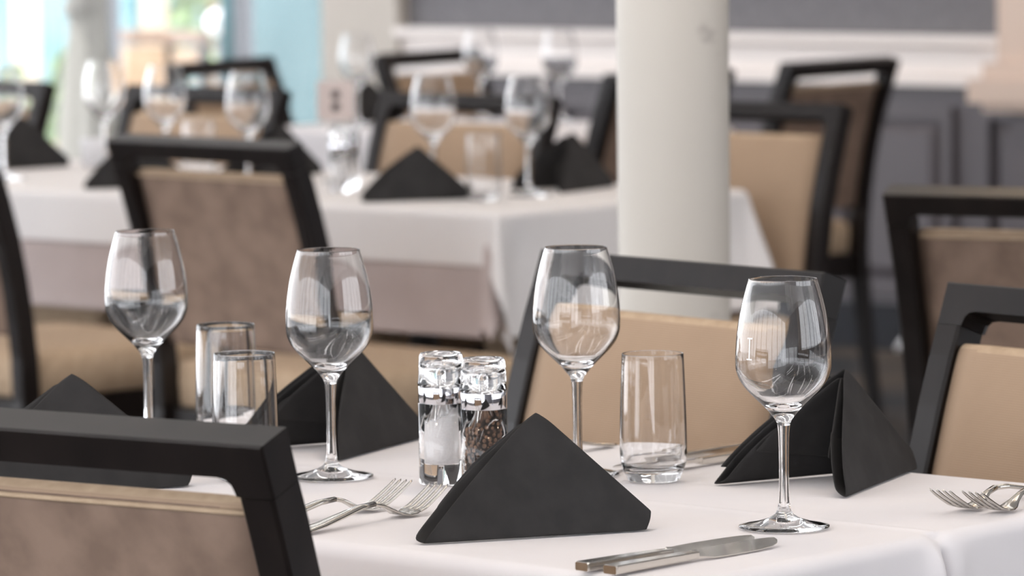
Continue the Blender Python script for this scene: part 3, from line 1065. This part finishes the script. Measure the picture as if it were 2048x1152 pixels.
def make_fork(label, loc, rotz):
    """origin where the fork head rests on the cloth; tines point to local +y."""
    t = thing('fork', label, 'fork', loc, rotz, 'steel forks in pairs')
    hz = [(-0.146, 0.0016, 0.0085, 0.0026), (-0.140, 0.0018, 0.0098, 0.0028), (-0.115, 0.0046, 0.0088, 0.0030), (-0.085, 0.0098, 0.0066, 0.0034),
          (-0.060, 0.0142, 0.0046, 0.0038), (-0.040, 0.0150, 0.0034, 0.0040)]
    obj('handle', *ribbon(hz), M['steel'], t)
    hd = [(-0.040, 0.0150, 0.0034, 0.0040), (-0.028, 0.0122, 0.0036, 0.0034), (-0.017, 0.0070, 0.0060, 0.0026), (-0.008, 0.0028, 0.0098, 0.0022), (0.0, 0.0014, 0.0120, 0.0020), (0.008, 0.0018, 0.0126, 0.0019), (0.014, 0.0036, 0.0126, 0.0018)]
    obj('head', *ribbon(hd), M['steel'], t)
    for k in range(4):
        x = -0.0105 + 0.007 * k
        rings = []
        for y, z, w in ((0.013, 0.0032, 0.00205), (0.022, 0.0058, 0.0019), (0.034, 0.0116, 0.0017), (0.045, 0.0175, 0.0014), (0.052, 0.0218, 0.0010), (0.0545, 0.0232, 0.0005)):
            rings.append([(x - w, y, z - 0.0008), (x + w, y, z - 0.0008), (x + w, y, z + 0.0008), (x - w, y, z + 0.0008)])
        obj('tine', *loft(rings), M['steel'], t)
    return t


CZ_ = 0.7534


def face(d):
    return math.atan2(d[1], d[0]) - PI / 2


ND = (NX, NY)
fk = make_fork('steel fork nearest the front napkin, inner of the left pair', (-0.104, 4.125, CZ_), face((0.62, 0.78)))
dup(fk, (-0.140, 4.160, CZ_), face((0.66, 0.75)), 'steel fork of the left pair farther from the front napkin')
dup(fk, (0.423, 4.128, CZ_), face((-0.62, -0.78)), 'steel fork on the right whose tines reach farthest left')
dup(fk, (0.451, 4.112, CZ_), face((-0.62, -0.78)), 'steel fork on the right overlapping the other one')
dup(fk, (0.005, 4.520, CZ_), face((-0.66, -0.75)), 'steel fork with only its handle end showing past the front napkin')


def make_knife(label, loc, rotz):
    """origin at the butt of the handle; blade tip at local +y."""
    t = thing('table_knife', label, 'knife', loc, rotz, 'steel table knives in pairs')

    def bar(st):
        rings = []
        for y, w, z0, z1 in st:
            c = min(w, (z1 - z0) / 2) * 0.28
            rings.append([(-w + c, y, z0), (w - c, y, z0), (w, y, z0 + c), (w, y, z1 - c), (w - c, y, z1), (-w + c, y, z1), (-w, y, z1 - c), (-w, y, z0 + c)])
        return loft(rings)
    obj('handle', *bar([(0.0, 0.0072, 0.0004, 0.0074), (0.002, 0.0078, 0.0002, 0.0080), (0.05, 0.0070, 0.0004, 0.0078), (0.095, 0.0058, 0.0006, 0.0074), (0.110, 0.0052, 0.001, 0.0070)]), M['steel'], t, smooth=False)
    # blade: broad flat plate leaning on its edge
    rings = []
    for y, w0, w1, th in ((0.110, -0.0048, 0.0048, 0.0046), (0.118, -0.0050, 0.0060, 0.0030), (0.126, -0.0062, 0.0092, 0.0022), (0.150, -0.0068, 0.0098, 0.0020), (0.185, -0.0066, 0.0096, 0.0018), (0.205, -0.0062, 0.0078, 0.0014), (0.216, -0.0056, 0.0040, 0.0011), (0.222, -0.0048, -0.0010, 0.0008)):
        zc = 0.0040
        tl = 0.36
        rings.append([(w0, y, zc + w0 * -tl - th / 2), (w1, y, zc + w1 * -tl - th * 0.2), (w1, y, zc + w1 * -tl + th * 0.2), (w0, y, zc + w0 * -tl + th / 2)])
    obj('blade', *loft(rings), M['steel'], t, smooth=False)
    return t


kn = make_knife('steel knife in front, its blade tip crossing over the other one', (0.0560, 3.770, CZ_), face((0.71, 0.72)))
dup(kn, (0.0795, 3.750, CZ_), face((0.69, 0.74)), 'steel knife nearest the camera in the front pair')
dup(kn, (0.245, 4.592, CZ_), face((-0.665, -0.745)), 'steel knife behind the tumbler, farther of its pair')
dup(kn, (0.258, 4.545, CZ_), face((-0.665, -0.745)), 'steel knife behind the tumbler, nearer of its pair')

# ================================================================== SMALL THINGS FARTHER BACK
t = thing('number_stand', 'pale card on a small stand behind the mills on the middle table', 'card', (-0.346, 8.93, 0.7542), 0.15)
obj('card', *box(-0.037, 0.037, -0.001, 0.001, 0.122, 0.200), M['card'], t, smooth=False)
obj('printed_mark', *join([lathe([(0.0, -0.0012), (0.009, -0.0012), (0.009, 0.0), (0.0, 0.0)], 16)]), M['ink'], t, smooth=False)
pmk = t.children[-1]
pmk.rotation_euler = (PI / 2, 0, 0)
pmk.location = (0, -0.0011, 0.173)
pm2 = pmk.copy()
COL.objects.link(pm2)
pm2.parent = t
pm2.location = (0, -0.0011, 0.149)
obj('stem', *lathe([(0.0, 0.006), (0.003, 0.006), (0.003, 0.1215), (0.0, 0.1215)], 12), M['dull_steel'], t)
obj('base', *lathe([(0.0, 0.0), (0.03, 0.0), (0.03, 0.004), (0.01, 0.0065), (0.0, 0.0065)], 24), M['dull_steel'], t)

v, f = lathe([(0.0, 0.0), (0.026, 0.0), (0.030, 0.004), (0.034, 0.055), (0.0345, 0.058), (0.0325, 0.058), (0.029, 0.008), (0.0, 0.006)], 40)
tag(obj('sugar_bowl', v, f, M['white'], loc=(-0.880, 9.55, 0.7542)), 'small white bowl left of the brown chair on the middle table', 'bowl')

# white scrap at the foot of the panelled wall
rnd = random.Random(3)
rings = []
for i in range(7):
    q = i / 6
    rings.append([(0.066 * (q - 0.5) + rnd.uniform(-.003, .003), 0.012 * math.cos(a) + rnd.uniform(-.003, .003), 0.016 + 0.062 * q + 0.016 * math.sin(a) * (0.5 + 0.5 * math.sin(PI * (0.15 + 0.8 * q))) + rnd.uniform(-.002, .002)) for a in [2 * PI * k / 9 for k in range(9)]])
o = obj('paper_scrap', *loft(rings), M['white'], smooth=False, loc=UN(-7.51, WN - 0.10, 0.0), rotz=ROTU)
tag(o, 'small crumpled white scrap lying at the foot of the far wall', 'paper')

# tied-back curtain inside the far window
rings = []
nseg = 48
for i in range(22):
    z = 0.03 + 2.9 * i / 21
    w = lerp_tab([(0.0, 0.15), (0.55, 0.13), (0.82, 0.085), (0.95, 0.06), (1.15, 0.12), (1.5, 0.20), (3.0, 0.26)], z)
    cx = lerp_tab([(0.0, 0.0), (0.95, 0.02), (1.5, 0.0), (3.0, -0.02)], z)
    ring = []
    for k in range(nseg):
        a = 2 * PI * k / nseg
        fold = 1 + 0.12 * math.sin(9 * a)
        ring.append((cx + w * math.cos(a) * fold, 0.045 * math.sin(a) * fold, z))
    rings.append(ring)
ct = thing('curtain', 'white curtain tied in at its waist before the far window', 'curtain', UN(-10.84, WN - 0.12, 0.0), ROTU)
obj('fabric', *loft(rings), M['curtain'], ct)
obj('tie', *lathe([(0.066, 0.93), (0.072, 0.935), (0.072, 0.975), (0.066, 0.98)], 32), M['curtain'], ct)

# ------------------------------------------------------------------ outdoors beyond the window
block('floor_outside', -26, 6, WN + 0.16, WN + 16, -0.12, -0.02, M['pave'])
fs = thing('turquoise_screen', 'flat turquoise screen standing outside the right window pane', 'screen', UN(-11.32, WN + 1.35, -0.02), ROTU)
obj('board', *box(-0.28, 0.30, -0.02, 0.02, 0.05, 2.9), M['turq'], fs, smooth=False)
obj('post', *box(-0.31, -0.28, -0.03, 0.03, 0.0, 2.95), M['turq'], fs, smooth=False)
obj('post', *box(0.30, 0.33, -0.03, 0.03, 0.0, 2.95), M['turq'], fs, smooth=False)
hb = thing('board_fence', 'board fence of turquoise and white planks far outside the window', 'fence', UN(-17.1, WN + 6.5, -0.02), ROTU)
for k in range(16):
    obj('board', *box(-2.0 + 0.25 * k + 0.008, -2.0 + 0.25 * k + 0.242, -0.02, 0.02 + 0.01 * (k % 2), 0.0, 2.6), M['turq2'] if k % 4 != 1 else M['pale_board'], hb, smooth=False)
for k, (u_, n_) in enumerate(((-14.0, 13.0), (-13.23, 13.0))):
    o = obj('timber_post', *box(-0.045, 0.045, -0.045, 0.045, 0.0, 3.2, 0.008), M['cream'], smooth=False, loc=UN(u_, n_, -0.02), rotz=ROTU)
    tag(o, ('cream painted post outside, near the left picture edge', 'cream painted post outside, above the tan boards')[k], 'post', 'cream posts outside')
bn = thing('slatted_chair', 'tan boarded outdoor chair with a brown rail outside the window', 'chair', UN(-11.79, 11.62, -0.02), ROTU)
obj('top_rail', *box(-0.26, 0.24, -0.025, 0.025, 0.80, 0.85, 0.01), M['brown'], bn, smooth=False)
for k, x in enumerate((-0.25, 0.05, 0.22)):
    obj('post', *box(x - 0.010, x + 0.010, -0.02, 0.02, 0.0, 0.80), M['frame'], bn, smooth=False)
obj('board', *box(-0.238, 0.038, -0.012, 0.012, 0.45, 0.79), M['tanboard'], bn, smooth=False)
obj('board', *box(0.062, 0.208, -0.012, 0.012, 0.68, 0.785), M['tanboard'], bn, smooth=False)
obj('board', *box(0.062, 0.208, -0.012, 0.012, 0.45, 0.655), M['tanboard'], bn, smooth=False)
obj('seat_board', *box(-0.26, 0.24, -0.45, -0.03, 0.42, 0.445), M['tanboard'], bn, smooth=False)
for x in (-0.24, 0.22):
    obj('front_leg', *box(x - 0.02, x + 0.02, -0.44, -0.40, 0.0, 0.42), M['frame'], bn, smooth=False)
gl_ = thing('glare_globe', 'round white lantern stand-in on a thin post outside, by the turquoise screen', 'glare', UN(-12.02, 12.15, -0.02), ROTU)  # added white globe standing in for a blurred bright highlight
obj('globe', *lathe([(0.05 * math.sin(PI * k / 16), 0.86 - 0.05 * math.cos(PI * k / 16)) for k in range(17)], 24), M['white'], gl_)
obj('post', *lathe([(0.0, 0.0), (0.012, 0.0), (0.012, 0.812), (0.0, 0.812)], 12), M['alu'], gl_)


def bush(label, loc, r, h, n, seed):
    rnd = random.Random(seed)
    t = thing('leafy_bush', label, 'bush', loc, 0, 'bushes outside the window')
    V, Fc = [], []
    for _ in range(n):
        a = rnd.uniform(0, 2 * PI)
        q = rnd.random() ** 0.5
        z = h * (0.18 + 0.82 * rnd.random())
        rr = r * q * math.sqrt(max(0.05, 1 - ((z / h) * 2 - 1.0) ** 2 * 0.8))
        c = Vector((rr * math.cos(a), rr * math.sin(a), z))
        d = Vector((rnd.gauss(0, 1), rnd.gauss(0, 1), rnd.gauss(0, 1))).normalized()
        e = d.orthogonal().normalized()
        l = rnd.uniform(0.05, 0.09)
        o = len(V)
        V += [c - d * l, c + e * l * 0.45, c + d * l, c - e * l * 0.45]
        Fc.append((o, o + 1, o + 2, o + 3))
    me = bpy.data.meshes.new('foliage')
    me.from_pydata([tuple(v) for v in V], [], Fc)
    me.materials.append(M['leaf'])
    o = bpy.data.objects.new('foliage', me)
    COL.objects.link(o)
    o.parent = t
    tag(o, kind='stuff')
    obj('stem', *tube([(0, 0, 0), (0.02, 0, h * 0.3), (0, 0.02, h * 0.6)], 0.02, 8), M['tanboard'], t)


bush('leafy green bush outside, behind the tied curtain', UN(-13.19, 12.5, -0.02), 0.11, 0.70, 300, 2)
bush('tall leafy bush outside at the top of the window', UN(-14.5, 14.6, -0.02), 0.28, 3.0, 700, 4)
bush('leafy green bush outside, at the left picture edge', UN(-13.44, 12.4, -0.02), 0.05, 0.62, 150, 1)
